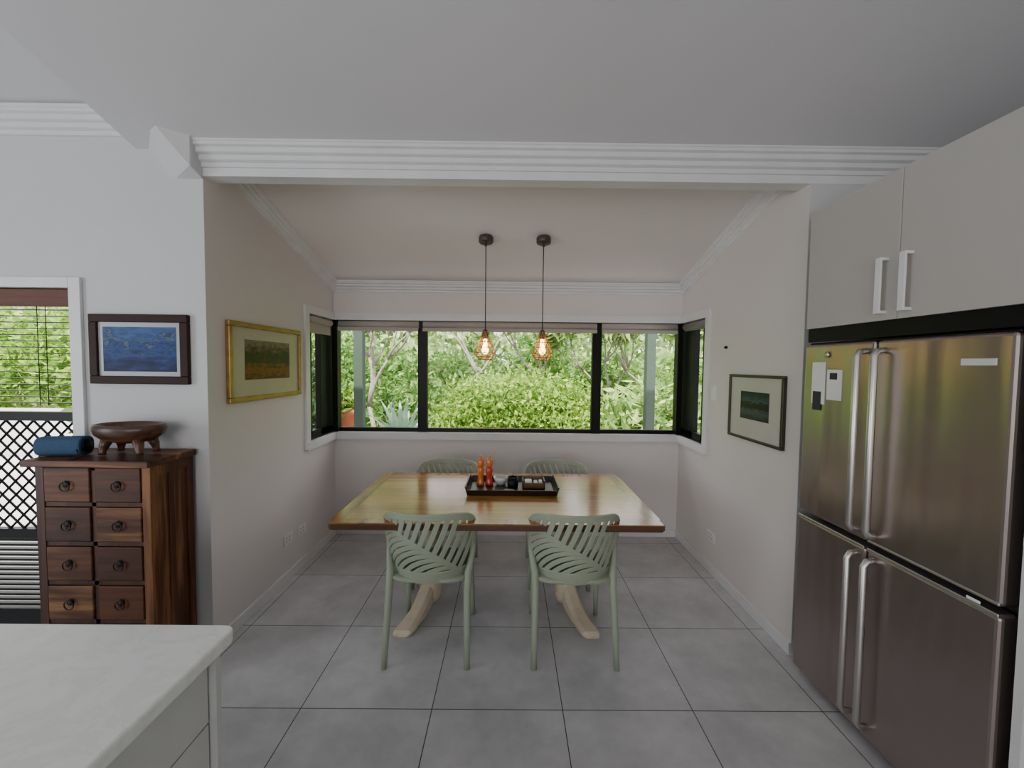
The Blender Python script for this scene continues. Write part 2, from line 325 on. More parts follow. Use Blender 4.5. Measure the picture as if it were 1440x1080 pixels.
lathe('magnet',[(.001,0),(.014,0),(.014,.006),(.001,.007)],steelh,fg,16,fl((FX-.004,1.935,1.645)),M=Matrix.Rotation(-math.pi/2,3,'Y'))
# cabinets
cb=empty('wall_cabinet',(1.8,1.4,1.75))
def cbx(name,L,mat,bevel=0,seg=2): return boxes(name,[((a[0]-1.8,a[1]-1.4,a[2]-1.75),(b[0]-1.8,b[1]-1.4,b[2]-1.75)) for a,b in L],mat,cb,bevel,seg)
CY1=2.085; split=1.60
cbx('carcass',[((FX+.02,.66,1.775),(2.145,CY1,2.345))],trimm)
cbx('doors',[((FX,split+.0015,1.775),(FX+.019,CY1,2.35)),((FX,1.13,1.775),(FX+.019,split-.0015,2.35)),((FX,.66,1.775),(FX+.019,1.127,2.35))],cabm,.0015)
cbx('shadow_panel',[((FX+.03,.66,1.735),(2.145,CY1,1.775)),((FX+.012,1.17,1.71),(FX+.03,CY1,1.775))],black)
whh=P('white_metal_handle',(.8,.8,.8),.3)
for i,y in enumerate((1.655,1.553)):
    cbx('handle_%d'%(i+1),[((FX-.034,y-.013,1.80),(FX-.026,y+.013,2.02)),((FX-.03,y-.013,1.80),(FX,y+.013,1.812)),((FX-.03,y-.013,2.008),(FX,y+.013,2.02))],whh,.002)
boxes('fridge_end_panel',[((FX+.01,1.15,0),(2.145,1.175,1.72))],trimm)
# ------------------------------------------------------------------ island counter
ct=empty('kitchen_island',(-1.4,0,0))
def cx(name,L,mat,bevel=0,seg=3): return boxes(name,[((a[0]+1.4,a[1],a[2]),(b[0]+1.4,b[1],b[2])) for a,b in L],mat,ct,bevel,seg)
r=.03; pts=[]
for cxx,cyy,a0 in((-.70-r,1.05-r,0),(-2.2+r,1.05-r,90),(-2.2+r,-1.2+r,180),(-.70-r,-1.2+r,270)):
    for k in range(7):
        th=math.radians(a0+15*k); pts.append((cxx+r*math.cos(th)+1.4,cyy+r*math.sin(th)))
prism('countertop',pts,.865,.90,'Z',marb,ct,bevel=.006)
whm=P('white_melamine',(.66,.665,.64),.35)
cx('end_panel',[((-2.15,1.005,0),(-.728,1.023,.864))],whm,.001)
cx('carcass',[((-2.15,-1.15,.1),(-.765,1.005,.864)),((-2.1,-1.1,0),(-.80,1.0,.1))],darkbody)
dl=[]
for ya,yb in((.10,1.0),(-.8,.097)):
    for za,zb in((.10,.385),(.39,.675),(.68,.845)): dl.append(((-.764,ya,za),(-.745,yb,zb)))
cx('drawer_fronts',dl,whm,.0015)
# ------------------------------------------------------------------ table
TX0,TX1,TY0,TY1=-.952,.828,2.125,3.155
tb=empty('dining_table',((TX0+TX1)/2,(TY0+TY1)/2,0)); tcx,tcy=tb.location.x,tb.location.y
hw,hd=(TX1-TX0)/2,(TY1-TY0)/2
def notch(hw,hd,c=.022): return [(-hw+c,-hd),(hw-c,-hd),(hw,-hd+c),(hw,hd-c),(hw-c,hd),(-hw+c,hd),(-hw,hd-c),(-hw,-hd+c)]
prism('top_edge',notch(hw,hd),.712,.744,'Z',tablerim,tb,bevel=.004)
boxes('top_border',[((-hw+.012,-hd+.004,.744),(hw-.012,-hd+.075,.75)),((-hw+.012,hd-.075,.744),(hw-.012,hd-.004,.75)),
 ((-hw+.004,-hd+.075,.744),(-hw+.075,hd-.075,.75)),((hw-.075,-hd+.075,.744),(hw-.004,hd-.075,.75))],tableedge,tb)
boxes('top_panel',[((-hw+.0755,-hd+.0755,.744),(hw-.0755,hd-.0755,.75))],tablewood,tb)
boxes('apron',[((-hw+.25,-.06,.65),(hw-.25,.06,.712))],tablerim,tb,.004)
for i,(x,sg) in enumerate(((-.50-tcx,-1),(.375-tcx,1))):
    for j,dy in enumerate((-1,1)):
        prof_=[(0,.235,.17,.045),(.05,.20,.15,.046),(.10,.145,.13,.046),(.16,.095,.10,.046),(.22,.065,.07,.050),(.27,.052,.052,.056),(.305,.040,.040,.052),(.315,.024,.024,.040)]
        vs=[];fs=[]
        for (d,zt_,h_,w_) in prof_:
            xo=x+sg*(.11*(d/.3)**1.1); yo=dy*d; zb_=max(0,zt_-h_)
            for a_,b_ in((-1,.25),(-.6,0),(.6,0),(1,.25),(1,.75),(.6,1),(-.6,1),(-1,.75)): vs.append((xo+a_*w_,yo,zb_+(zt_-zb_)*b_))
        m_=8
        for a_ in range(len(prof_)-1):
            for b_ in range(m_): fs.append((a_*m_+b_,a_*m_+(b_+1)%m_,(a_+1)*m_+(b_+1)%m_,(a_+1)*m_+b_))
        fs.append(tuple(range(m_))); fs.append(tuple((len(prof_)-1)*m_+b_ for b_ in range(m_)))
        o=ob('foot_%d'%(i*2+j+1),vs,fs,cream,tb,smooth=False,bevel=.006)
    lathe('pedestal_%d'%(i+1),[(.001,.06),(.06,.06),(.07,.10),(.07,.24),(.055,.26),(.04,.29),(.05,.34),(.07,.40),(.072,.46),(.055,.53),(.04,.58),(.05,.61),(.07,.63),(.07,.66),(.001,.66)],cream,tb,28,(x,0,0))
    boxes('top_cleat_%d'%(i+1),[((x-.045,-.36,.66),(x+.045,.36,.712))],cream,tb,.008)
# ------------------------------------------------------------------ chairs
def S(a,t):
    w=.205+.056*t**.7; an=a*math.radians(66)
    x=w*math.sin(an)/math.sin(math.radians(66))
    y=-.205-.055*t+.15*(1-math.cos(an))/(1-math.cos(math.radians(66)))
    z=.425+t*(.385-.035*abs(a)**3)
    return Vector((x,y,z))
def Nn(a,t):
    e=.004; du=S(a+e,t)-S(a-e,t); dv=S(a,t+e)-S(a,t-e); return du.cross(dv).normalized()
def strip(pts,wid,vs,fs,th=.009,closed=False):
    n=len(pts); k=len(vs)
    if not hasattr(wid,'__len__'): wid=[wid]*n
    pos=[S(*p_) for p_ in pts]
    for i in range(n):
        t=(pos[(i+1)%n if closed else min(i+1,n-1)]-pos[(i-1)%n if closed else max(i-1,0)]).normalized()
        nn=Nn(*pts[i]); sd=t.cross(nn).normalized(); h=wid[i]/2
        for a,b in((-1,-.6),(-.8,-1),(.8,-1),(1,-.6),(1,.6),(.8,1),(-.8,1),(-1,.6)): vs.append(tuple(pos[i]+sd*a*h+nn*b*th/2))
    m=8
    for i in range(n if closed else n-1):
        j=(i+1)%n
        for q in range(m): fs.append((k+i*m+q,k+i*m+(q+1)%m,k+j*m+(q+1)%m,k+j*m+q))
    if not closed: fs.append(tuple(k+q for q in range(m))); fs.append(tuple(k+(n-1)*m+q for q in range(m))[::-1])
def rrect(a0,a1,t0,t1,ra,rt,n=8,m=14):
    P_=[]
    for (ca,ctt,s0) in((a1-ra,t1-rt,0),(a0+ra,t1-rt,90),(a0+ra,t0+rt*.6,180),(a1-ra,t0+rt*.6,270)):
        for k in range(n+1):
            th=math.radians(s0+90*k/n); rr=rt if s0 in(0,90) else rt*.6
            P_.append((ca+ra*math.cos(th),ctt+rr*math.sin(th)))
    out=[]
    for i in range(len(P_)):
        p_,q=P_[i],P_[(i+1)%len(P_)]
        d=math.hypot(q[0]-p_[0],q[1]-p_[1]); c=max(1,int(d/.12))
        for s in range(c): out.append((p_[0]+(q[0]-p_[0])*s/c,p_[1]+(q[1]-p_[1])*s/c))
    return out
def inside(a,t):
    if abs(a)>.95 or t<.06 or t>.96: return False
    da=max(0,abs(a)-.65)/.30
    dt=max(0,t-.66)/.30
    return da*da+dt*dt<1
def make_back():
    vs=[];fs=[]
    strip(rrect(-.95,.95,.05,.965,.30,.32),.036,vs,fs,.014,True)
    strip([(-.8+1.6*i/16,.10) for i in range(17)],.06,vs,fs,.012)
    rib=[]
    for i in range(15):
        u=i/14; rib.append((.62-1.40*u, .10+.72*u**.80))
    strip(rib,[.034-.014*i/14 for i in range(15)],vs,fs,.012)
    def grow(p_,da,dt,bend):
        a,t=p_; pts=[(a,t)]; ang=math.atan2(dt,da); 
        for s in range(60):
            ang+=bend; a+=.03*math.cos(ang); t+=.03*math.sin(ang)*1.15; pts.append((a,t))
            if not inside(a,t): break
        return pts
    for i in range(12):
        u=(i+.2)/11.6; p_=(.62-1.40*u,.10+.72*min(1,u)**.80)
        q=grow(p_,.55+.35*(1-u),1,.02*(1-.3*u))
        if len(q)>2: strip(q,.028,vs,fs,.009)
        if u>.02:
            q=grow(p_,-1,-.10+.25*(1-u),.028)
            if len(q)>2: strip(q,.0255,vs,fs,.009)
    return vs,fs
BV,BF=make_back()
def seatmesh():
    vs=[];fs=[];n=40;m=8
    for top in(1,0):
        for i in range(m+1):
            r_=i/m
            for j in range(n):
                th=2*math.pi*j/n; c,s=math.cos(th),math.sin(th); e=.45
                x=.215*r_*math.copysign(abs(c)**e,c); y=.21*r_*math.copysign(abs(s)**e,s)+.005
                dish=-.014*(1-r_**2)-(.012 if y>.12 else 0)*(y-.12)/.1
                vs.append((x,y,(.452 if top else .430)+dish-(.006 if r_==1 and top else 0)))
    o=(m+1)*n
    for b in(0,o):
        for i in range(m):
            for j in range(n): fs.append((b+i*n+j,b+i*n+(j+1)%n,b+(i+1)*n+(j+1)%n,b+(i+1)*n+j))
    for j in range(n): fs.append((m*n+j,m*n+(j+1)%n,o+m*n+(j+1)%n,o+m*n+j))
    return vs,fs
SV,SF=seatmesh()
def chair(loc,rz):
    e=empty('dining_chair',loc,rz)
    ob('backrest',BV,BF,sage,e)
    ob('seat',SV,SF,sage,e,smooth=True)
    k=0
    for sx in(-1,1):
        k+=1
        tube('leg_%d'%k,[(sx*.240,-.065,.66),(sx*.230,-.10,.56),(sx*.210,-.15,.46),(sx*.208,-.175,.38),(sx*.212,-.215,.18),(sx*.216,-.25,.0)],[.011,.015,.021,.020,.018,.0155],sage,e,12)
    for sx in(-1,1):
        k+=1
        tube('leg_%d'%k,[(sx*.185,.17,.44),(sx*.19,.185,.36),(sx*.20,.215,.15),(sx*.205,.235,0)],[.021,.019,.016,.014],sage,e,12)
    return e
chair((-.425,2.335,0),0); chair((.355,2.335,0),0)
chair((-.475,3.09,0),math.pi+.03); chair((.365,3.09,0),math.pi-.03)
# ------------------------------------------------------------------ tray and things
tz=.751
tr=empty('serving_tray',(.02,2.76,tz))
espresso=P('espresso_wood',(.022,.012,.009),.35,c2=(.03,.016,.012),stretch=(1,8,8))
w2,d2=.285,.165
boxes('base',[((-w2+.01,-d2+.01,0),(w2-.01,d2-.01,.008))],espresso,tr,.002)
vs=[];fs=[]
def slant(p0,p1,o,th,h):
    k=len(vs); p0=Vector(p0);p1=Vector(p1);o=Vector(o)
    for dz,sh in((0,0),(h,.018)):
        for p_ in(p0,p1):
            vs.append(tuple(p_+o*sh+Vector((0,0,dz)))); vs.append(tuple(p_+o*(sh+th)+Vector((0,0,dz))))
    for f in((0,1,3,2),(4,6,7,5),(0,4,5,1),(2,3,7,6),(0,2,6,4),(1,5,7,3)): fs.append(tuple(k+i for i in f))
slant((-w2,-d2+.01,0),(w2,-d2+.01,0),(0,-1,0),.01,.04); slant((-w2,d2-.01,0),(w2,d2-.01,0),(0,1,0),.01,.04)
slant((-w2+.01,-d2,0),(-w2+.01,d2,0),(-1,0,0),.01,.055); slant((w2-.01,-d2,0),(w2-.01,d2,0),(1,0,0),.01,.055)
ob('sides',vs,fs,espresso,tr,.002)
orange=P('orange_lacquer',(.75,.18,.035),.25,coat=.5); red=P('red_lacquer',(.6,.04,.02),.25,coat=.5)
def mill(x,y,mb,mt):
    e=empty('pepper_mill',(x,y,tz+.0085))
    lathe('body',[(.001,0),(.027,0),(.028,.012),(.022,.03),(.0175,.055),(.022,.085),(.024,.11),(.019,.125),(.001,.126)],mb,e)
    lathe('head',[(.001,.127),(.02,.127),(.023,.14),(.023,.165),(.018,.182),(.008,.188),(.007,.192),(.009,.199),(.006,.206),(.001,.207)],mt,e)
mill(-.195,2.80,orange,orange); mill(-.135,2.80,red,orange)
cer=P('white_ceramic',(.7,.7,.68),.2)
lathe('ceramic_bowl',[(.001,.004),(.025,.0),(.03,.004),(.045,.03),(.055,.055),(.051,.056),(.04,.03),(.025,.012),(.001,.010)],cer,None,32,(-.055,2.82,tz+.0085))
cj=empty('candle_jar',(.025,2.76,tz+.0085))
lathe('jar',[(.001,0),(.034,0),(.036,.004),(.036,.07),(.032,.07),(.032,.05),(.001,.05)],black,cj)
lathe('wax',[(.001,.0505),(.031,.0505),(.031,.056),(.001,.056)],cer,cj)
sb=empty('trinket_box',(.165,2.77,tz+.0085))
bw=wood('small_box_wood',[(.08,.03,.015),(.16,.07,.03)],'X',2,.4)
boxes('box',[((-.075,-.055,0),(.075,.055,.006)),((-.075,-.055,0),(-.068,.055,.055)),((.068,-.055,0),(.075,.055,.055)),((-.075,-.055,0),(.075,-.048,.04)),((-.075,.048,0),(.075,.055,.055))],bw,sb,.001)
boxes('contents',[((-.06,-.04,.006),(-.01,.03,.048)),((.0,-.035,.006),(.03,.035,.04)),((.035,-.03,.006),(.06,.02,.046))],cer,sb,.006)
lathe('coaster',[(.001,0),(.034,0),(.034,.006),(.001,.006)],cer,None,24,(.0,2.67,tz+.0085))
# ------------------------------------------------------------------ pendants
copper=P('copper_wire',(.55,.30,.10),.4,.5); bronze=P('aged_bronze',(.10,.085,.07),.4,.6); cordm=P('dark_cord',(.03,.025,.02),.6)
bulbm,nt,b=newmat('glowing_filament_glass'); b.inputs['Base Color'].default_value=(1,.6,.25,1); b.inputs['Emission Color'].default_value=(1,.52,.20,1); b.inputs['Emission Strength'].default_value=18
def pendant(x,y):
    zc=az(y); e=empty('pendant_light',(x,y,zc))
    lathe('canopy',[(.001,.012),(.05,.010),(.053,.0),(.053,-.028),(.048,-.036),(.012,-.038),(.009,-.06),(.001,-.06)],bronze,e,32,(0,0,-.012),M=Matrix.Rotation(-.12,3,'X'))
    zt=1.835-zc
    tube('cord',[(0,0,-.05),(0,0,zt)],.0035,cordm,e,8)
    lathe('lampholder',[(.001,zt+.01),(.01,zt+.008),(.02,zt-.005),(.022,zt-.05),(.018,zt-.06),(.001,zt-.06)],bronze,e,20)
    lv=[(.022,zt-.01),(.030,zt-.045),(.046,zt-.085),(.064,zt-.125),(.078,zt-.165),(.066,zt-.195),(.046,zt-.215)]
    vs=[];fs=[]
    for r_,z_ in lv: tubevf(ring_path((0,0,z_),r_,20),.0026,vs,fs,5,False)
    n=8
    for j in range(n):
        for sg in(-1,1):
            path=[]
            for i,(r_,z_) in enumerate(lv):
                th=2*math.pi*(j+sg*i*.5)/n; path.append((r_*math.cos(th),r_*math.sin(th),z_))
            tubevf(path,.0024,vs,fs,5)
    ob('wire_cage',vs,fs,copper,e)
    lathe('bulb',[(.001,zt-.06),(.013,zt-.062),(.013,zt-.085),(.020,zt-.12),(.025,zt-.142),(.022,zt-.162),(.010,zt-.174),(.001,zt-.176)],bulbm,e,20)
pendant(-.187,3.08); pendant(.236,3.08)
# ------------------------------------------------------------------ pictures
def artmat(name,kind):
    m,nt,b=newmat(name); L=nt.links; b.inputs['Roughness'].default_value=.45; setin(b,'Specular IOR Level',.25)
    tc=nt.nodes.new('ShaderNodeTexCoord'); sp=nt.nodes.new('ShaderNodeSeparateXYZ'); L.new(tc.outputs['Generated'],sp.inputs[0])
    n=nt.nodes.new('ShaderNodeTexNoise'); n.inputs['Detail'].default_value=8
    mp=nt.nodes.new('ShaderNodeMapping'); L.new(tc.outputs['Generated'],mp.inputs[0]); L.new(mp.outputs[0],n.inputs['Vector'])
    ma=nt.nodes.new('ShaderNodeMath'); ma.operation='MULTIPLY_ADD'; r=nt.nodes.new('ShaderNodeValToRGB'); cr=r.color_ramp
    if kind=='sea': amp=1.7; n.inputs['Scale'].default_value=4; mp.inputs['Scale'].default_value=(1,1,1.8); cols=[(0,(.006,.012,.06)),(.35,(.014,.035,.14)),(.5,(.025,.07,.22)),(.60,(.012,.03,.14)),(.68,(.10,.15,.16)),(.75,(.025,.06,.2)),(1,(.05,.12,.30))]
    if kind=='land': amp=.9; n.inputs['Scale'].default_value=9; mp.inputs['Scale'].default_value=(1,1,1.3); cols=[(0,(.10,.028,.006)),(.25,(.26,.085,.016)),(.42,(.06,.04,.009)),(.6,(.025,.03,.012)),(.76,(.09,.06,.025)),(.9,(.20,.14,.09)),(1,(.25,.19,.14))]
    if kind=='dark': amp=.45; n.inputs['Scale'].default_value=6; mp.inputs['Scale'].default_value=(1,1,2); cols=[(0,(.02,.025,.025)),(.3,(.07,.085,.09)),(.42,(.008,.011,.012)),(.6,(.012,.018,.018)),(.66,(.06,.085,.10)),(.85,(.02,.03,.04)),(1,(.012,.02,.025))]
    ma.inputs[1].default_value=amp; L.new(n.outputs['Fac'],ma.inputs[0])
    m2=nt.nodes.new('ShaderNodeMath'); m2.operation='SUBTRACT'; m2.inputs[1].default_value=amp/2; L.new(sp.outputs[2],m2.inputs[0]); L.new(m2.outputs[0],ma.inputs[2])
    cr.elements[0].color=rgba(cols[0][1]); cr.elements[0].position=0; cr.elements[1].color=rgba(cols[-1][1]); cr.elements[1].position=1
    for p_,c_ in cols[1:-1]: e=cr.elements.new(p_); e.color=rgba(c_)
    L.new(ma.outputs[0],r.inputs[0]); L.new(r.outputs[0],b.inputs['Base Color']); return m
def picture(c,w,h,face,fm,fw,mm,mx,mz0,mz1,art,th=.025):
    rz={'-Y':0,'+X':math.pi/2,'-X':-math.pi/2}[face]
    e=empty('framed_picture',c,rz); a,b=w/2,h/2
    boxes('frame',[((-a,-th,-b),(a,0,-b+fw)),((-a,-th,b-fw),(a,0,b)),((-a,-th,-b+fw),(-a+fw,0,b-fw)),((a-fw,-th,-b+fw),(a,0,b-fw))],fm,e,.004)
    boxes('mat_board',[((-a+fw,-th+.012,-b+fw),(a-fw,-.002,b-fw))],mm,e)
    boxes('artwork',[((-a+fw+mx,-th+.0105,-b+fw+mz0),(a-fw-mx,-th+.0118,b-fw-mz1))],art,e)
gold=P('aged_gold_frame',(.42,.25,.08),.4,.7,c2=(.3,.17,.05),scale=20); darkf=P('dark_walnut_frame',(.030,.010,.006),.55,spec=.25); blackgold=P('black_gold_frame',(.05,.04,.025),.35,.3)
cmat=P('cream_mat',(.52,.46,.38),.3); gmat=P('grey_mat',(.42,.44,.46),.3); wmat=P('white_mat',(.58,.55,.51),.25)
picture((-1.948,YL,1.643),.515,.366,'-Y',darkf,.042,gmat,.024,.024,.024,artmat('sea_painting','sea'))
picture((XL,2.747,1.582),.80,.475,'+X',gold,.03,cmat,.12,.10,.07,artmat('landscape_painting','land'))
picture((XR,2.61,1.322),.58,.425,'-X',blackgold,.018,wmat,.12,.12,.09,artmat('moody_print','dark'))
# ------------------------------------------------------------------ outlets/switch
plw=P('white_plastic',(.80,.80,.79),.3)
def plate(name,c,face,w,h,rock=2):
    rz={'+X':math.pi/2,'-X':-math.pi/2}[face]; e=empty(name,c,rz)
    boxes('plate',[((-w/2,-.008,-h/2),(w/2,0,h/2))],plw,e,.002)
    boxes('rockers',[((-w/2+.02+i*.035,-.011,h/2-.028),(-w/2+.033+i*.035,-.007,h/2-.012)) for i in range(rock)],cer,e,.001)
    if rock==2: boxes('slots',[((-w/2+.025+i*.04,-.0085,-.02),(-w/2+.029+i*.04,-.0078,-.005)) for i in range(2)],black,e)
plate('power_outlet',(XL,2.97,.30),'+X',.115,.075); plate('power_outlet',(XL,3.17,.29),'+X',.115,.075)
plate('power_outlet',(XR,3.12,.28),'-X',.115,.075)
plate('light_switch',(XR,3.15,1.385),'-X',.075,.115,1)
lathe('wall_hook',[(.001,0),(.01,0),(.01,.012),(.004,.02),(.001,.02)],black,None,12,(XR,2.99,1.725),M=Matrix.Rotation(-math.pi/2,3,'Y'))
# ------------------------------------------------------------------ chest of drawers
ce=empty('apothecary_chest',(-1.945,2.06,0))
X0,X1,Y0,Y1=-.268,.268,-.14,.125
boxes('top_board',[((X0-.035,Y0-.03,1.088),(X1+.015,Y1+.005,1.12))],sheesham,ce,.005)
boxes('posts',[((x,y,0),(x+.04,y+.04,1.088)) for x in(X0,X1-.04) for y in(Y0,Y1-.04)],sheeshamZ,ce,.002)
boxes('rails',[((X0+.04,Y0+.004,z),(X1-.04,Y0+.03,z+.02)) for z in(.145,.333,.521,.709,.897,1.068)]+[((-.01,Y0+.004,.15),(.01,Y0+.03,1.08))],chestframe,ce)
boxes('side_panels',[((X1-.02,Y0+.04,.15),(X1-.008,Y1-.04,1.08)),((X0+.008,Y0+.04,.15),(X0+.02,Y1-.04,1.08))],sheeshamZ,ce)
boxes('side_rails',[((X1-.03,Y0+.04,z),(X1-.002,Y1-.04,z+.05)) for z in(.14,1.035)]+[((X1-.018,-.03,.19),(X1-.004,.0,1.035))],sheeshamZ,ce)
boxes('back_panel',[((X0+.02,Y1-.02,.15),(X1-.02,Y1-.005,1.08))],chestframe,ce)
dmats=[wood('drawer_wood_%d'%i,cs,'X',s,.45,spec=.3) for i,(cs,s) in enumerate([([(.03,.010,.005),(.09,.028,.010),(.20,.08,.028)],.9),([(.045,.014,.006),(.11,.036,.013),(.15,.052,.018)],1.1),([(.022,.007,.003),(.09,.03,.010),(.32,.16,.06)],.8),([(.03,.010,.005),(.07,.022,.009),(.11,.038,.013)],1.3)])]
knobm=P('dark_iron',(.02,.014,.011),.5,.3)
k=0
for rI in range(5):
    for cI in range(2):
        z=.168+.188*(4-rI); xa=X0+.044 if cI==0 else .013; xb=-.013 if cI==0 else X1-.044
        k+=1
        boxes('drawer_%d'%k,[((xa,Y0-.004,z),(xb,Y0+.02,z+.162))],dmats[(rI*2+cI*3+ (rI==1))%4],ce,.004)
        cxm=(xa+xb)/2
        lathe('rosette_%d'%k,[(.001,.0),(.017,.0),(.015,.004),(.008,.007),(.001,.009)],knobm,ce,16,(cxm,Y0-.004,z+.085),M=Matrix.Rotation(math.pi/2,3,'X'))
        vs=[];fs=[]; tubevf(ring_path((cxm,Y0-.014,z+.075),.022,18,'Y'),.0028,vs,fs,6,False); ob('ring_pull_%d'%k,vs,fs,knobm,ce,smooth=True)
# footed bowl
bwm=wood('carved_bowl_wood',[(.03,.011,.006),(.075,.028,.014),(.13,.055,.028)],'X',2,.4,coat=.15)
be=empty('wooden_footed_bowl',(-1.885,2.05,1.126))
lathe('bowl',[(.001,.055),(.06,.052),(.12,.068),(.155,.095),(.168,.122),(.163,.142),(.146,.146),(.13,.132),(.08,.105),(.001,.098)],bwm,be,40,sx=1,sy=.62)
for i,(a,b_) in enumerate(((-.085,-.045),(.085,-.045),(-.085,.045),(.085,.045))):
    tube('foot_%d'%(i+1),[(a*.85,b_*.85,.075),(a,b_,.04),(a*1.05,b_*1.1,.012),(a*1.05,b_*1.1,0)],[.026,.02,.013,.017],bwm,be,12)
spk=P('blue_fabric_speaker',(.025,.075,.15),.8,c2=(.03,.085,.17),scale=80,bump=.3,bscale=300)
se=empty('portable_speaker',(-2.155,2.0,1.1685),.12)
sq=[]
for i in range(24):
    th=2*math.pi*i/24; c,s=math.cos(th),math.sin(th); sq.append((.045*math.copysign(abs(c)**.7,c),.046*math.copysign(abs(s)**.7,s)))
prism('body',sq,-.098,.098,'X',spk,se,bevel=.008)
for s in(-1,1): lathe('end_cap_%d'%(s+2),[(.001,0),(.033,0),(.030,.006),(.001,.006)],black,se,24,(s*.098,0,0),M=Matrix.Rotation(s*math.pi/2,3,'Y'))
vs=[];fs=[]; tubevf([(-2.05,1.96,1.15),(-2.04,1.945,1.16),(-2.025,1.935,1.15),(-2.0,1.92,1.13),(-2.01,1.90,1.126),(-2.04,1.91,1.126),(-2.06,1.93,1.13)],.0035,vs,fs,6); ob('speaker_cable',vs,fs,black,smooth=True)
# ------------------------------------------------------------------ outdoors
def leafmat(name,c1,c2,c3,tr=.4):
    m=D.materials.new(name); m.use_nodes=True; nt=m.node_tree; nt.nodes.clear(); L=nt.links
    o=nt.nodes.new('ShaderNodeOutputMaterial'); g=nt.nodes.new('ShaderNodeNewGeometry'); r=nt.nodes.new('ShaderNodeValToRGB'); cr=r.color_ramp
    cr.elements[0].color=rgba(c1); cr.elements[1].color=rgba(c3); e=cr.elements.new(.5); e.color=rgba(c2)
    L.new(g.outputs['Random Per Island'],r.inputs[0])
    d=nt.nodes.new('ShaderNodeBsdfDiffuse'); t=nt.nodes.new('ShaderNodeBsdfTranslucent'); x=nt.nodes.new('ShaderNodeMixShader'); x.inputs[0].default_value=tr
    L.new(r.outputs[0],d.inputs[0]); L.new(r.outputs[0],t.inputs[0]); L.new(d.outputs[0],x.inputs[1]); L.new(t.outputs[0],x.inputs[2]); L.new(x.outputs[0],o.inputs[0]); return m
def leaves(name,ells,n,ls,mat,asp=.45,parent=None,shell=.55):
    tot=sum(e[3]*e[4]*e[5] for e in ells); V=[]
    for cx_,cy_,cz_,rx,ry,rz_ in ells:
        k=max(20,int(n*(rx*ry*rz_)/tot)); d=rng.normal(size=(k,3)); d/=np.linalg.norm(d,axis=1)[:,None]
        rr=(shell+(1-shell)*rng.random(k))*(1+.13*np.sin(5*d[:,0]+7*d[:,2]+3*d[:,1])+.10*rng.normal(size=k))
        V.append(np.array([cx_,cy_,cz_])+d*rr[:,None]*np.array([rx,ry,rz_]))
    Pn=np.concatenate(V); N=len(Pn)
    a=rng.normal(size=(N,3)); a/=np.linalg.norm(a,axis=1)[:,None]; b=rng.normal(size=(N,3)); b-=a*(a*b).sum(1)[:,None]; b/=np.linalg.norm(b,axis=1)[:,None]
    s=ls*(.6+.8*rng.random(N))[:,None]
    v=np.stack([Pn-a*s,Pn+b*s*asp,Pn+a*s,Pn-b*s*asp],1).reshape(-1,3)
    me=D.meshes.new(name); me.vertices.add(4*N); me.vertices.foreach_set('co',v.astype(np.float32).ravel())
    me.loops.add(4*N); me.loops.foreach_set('vertex_index',np.arange(4*N,dtype=np.int32)); me.polygons.add(N)
    me.polygons.foreach_set('loop_start',np.arange(0,4*N,4,dtype=np.int32)); me.polygons.foreach_set('loop_total',np.full(N,4,dtype=np.int32))
    me.update(calc_edges=True); me.validate(); me.materials.append(mat)
    o=D.objects.new(name,me); col.objects.link(o)
    if parent: o.parent=parent
    return o
GZ=-.35
grass=P('lawn',(.16,.2,.09),.9,c2=(.28,.26,.16),scale=1.5,bump=.3)
boxes('ground',[((-40,YB+.6,GZ-.1),(40,60,GZ))],grass)
boxes('patio_slab',[((-9,YL+T+.01,-.16),(XL-T-.02,7.0,-.06))],P('pale_concrete',(.62,.61,.6),.7,c2=(.5,.49,.48),scale=3))
boxes('garden_screen',[((-12,7.1,GZ),(-3.6,7.2,.75))],P('pale_render',(.6,.6,.58),.7,c2=(.5,.5,.48),scale=2))
lg=leafmat('leaf_lime',(.11,.24,.03),(.27,.45,.07),(.48,.62,.17)); mg=leafmat('leaf_mid',(.08,.20,.04),(.20,.38,.09),(.42,.58,.21)); dg=leafmat('leaf_deep',(.03,.07,.03),(.08,.15,.06),(.18,.26,.12)); pg=leafmat('leaf_pale',(.22,.38,.12),(.42,.58,.25),(.66,.74,.46)); mx2=leafmat('leaf_strap',(.15,.30,.08),(.34,.52,.16),(.58,.67,.28))
leaves('shrub',[(.1,7.3,.45,1.5,.9,1.0),(-.5,7.0,.8,.7,.6,.6),(.9,7.1,.6,.8,.6,.7),(.3,7.0,1.05,.6,.5,.4)],24000,.045,lg)
leaves('shrub',[(2.6,7.2,.5,1.1,.8,.9),(3.4,7.6,1.0,.9,.8,1.0)],3800,.15,mx2,.25)
leaves('shrub',[(-3.0,8.2,.3,1.2,.8,.9),(-1.9,8.4,.5,.9,.7,.8)],7000,.08,mg,.3)
leaves('hedge',[(x,11.5+.8*math.sin(x*1.7),.7+.3*math.sin(x*2.3),1.4,1,1.4+.4*math.sin(x)) for x in np.arange(-11,11.5,1.5)],45000,.11,mg,.4)
leaves('tree_line',[(x,17+1.5*math.sin(x*1.1),2.2+.8*math.sin(x*.9),2.4,1.6,3.0+.9*math.cos(x)) for x in np.arange(-26,27,2.9)],42000,.24,pg,.4)
leaves('shrub',[(-3.6,4.7,1.0,.8,.8,1.3),(-3.3,6.2,.8,.7,.7,1.1)],7000,.08,dg,.35)
leaves('shrub',[(3.6,4.7,1.0,.8,.8,1.3),(3.9,6.2,.8,.7,.7,1.1)],7000,.08,dg,.35)
leaves('hedge',[(x,8.6,1.6,1.2,.8,1.1) for x in np.arange(-15,-5,1.1)],20000,.10,lg,.35)
bark=P('grey_bark',(.32,.29,.25),.8,c2=(.18,.155,.13),scale=20)
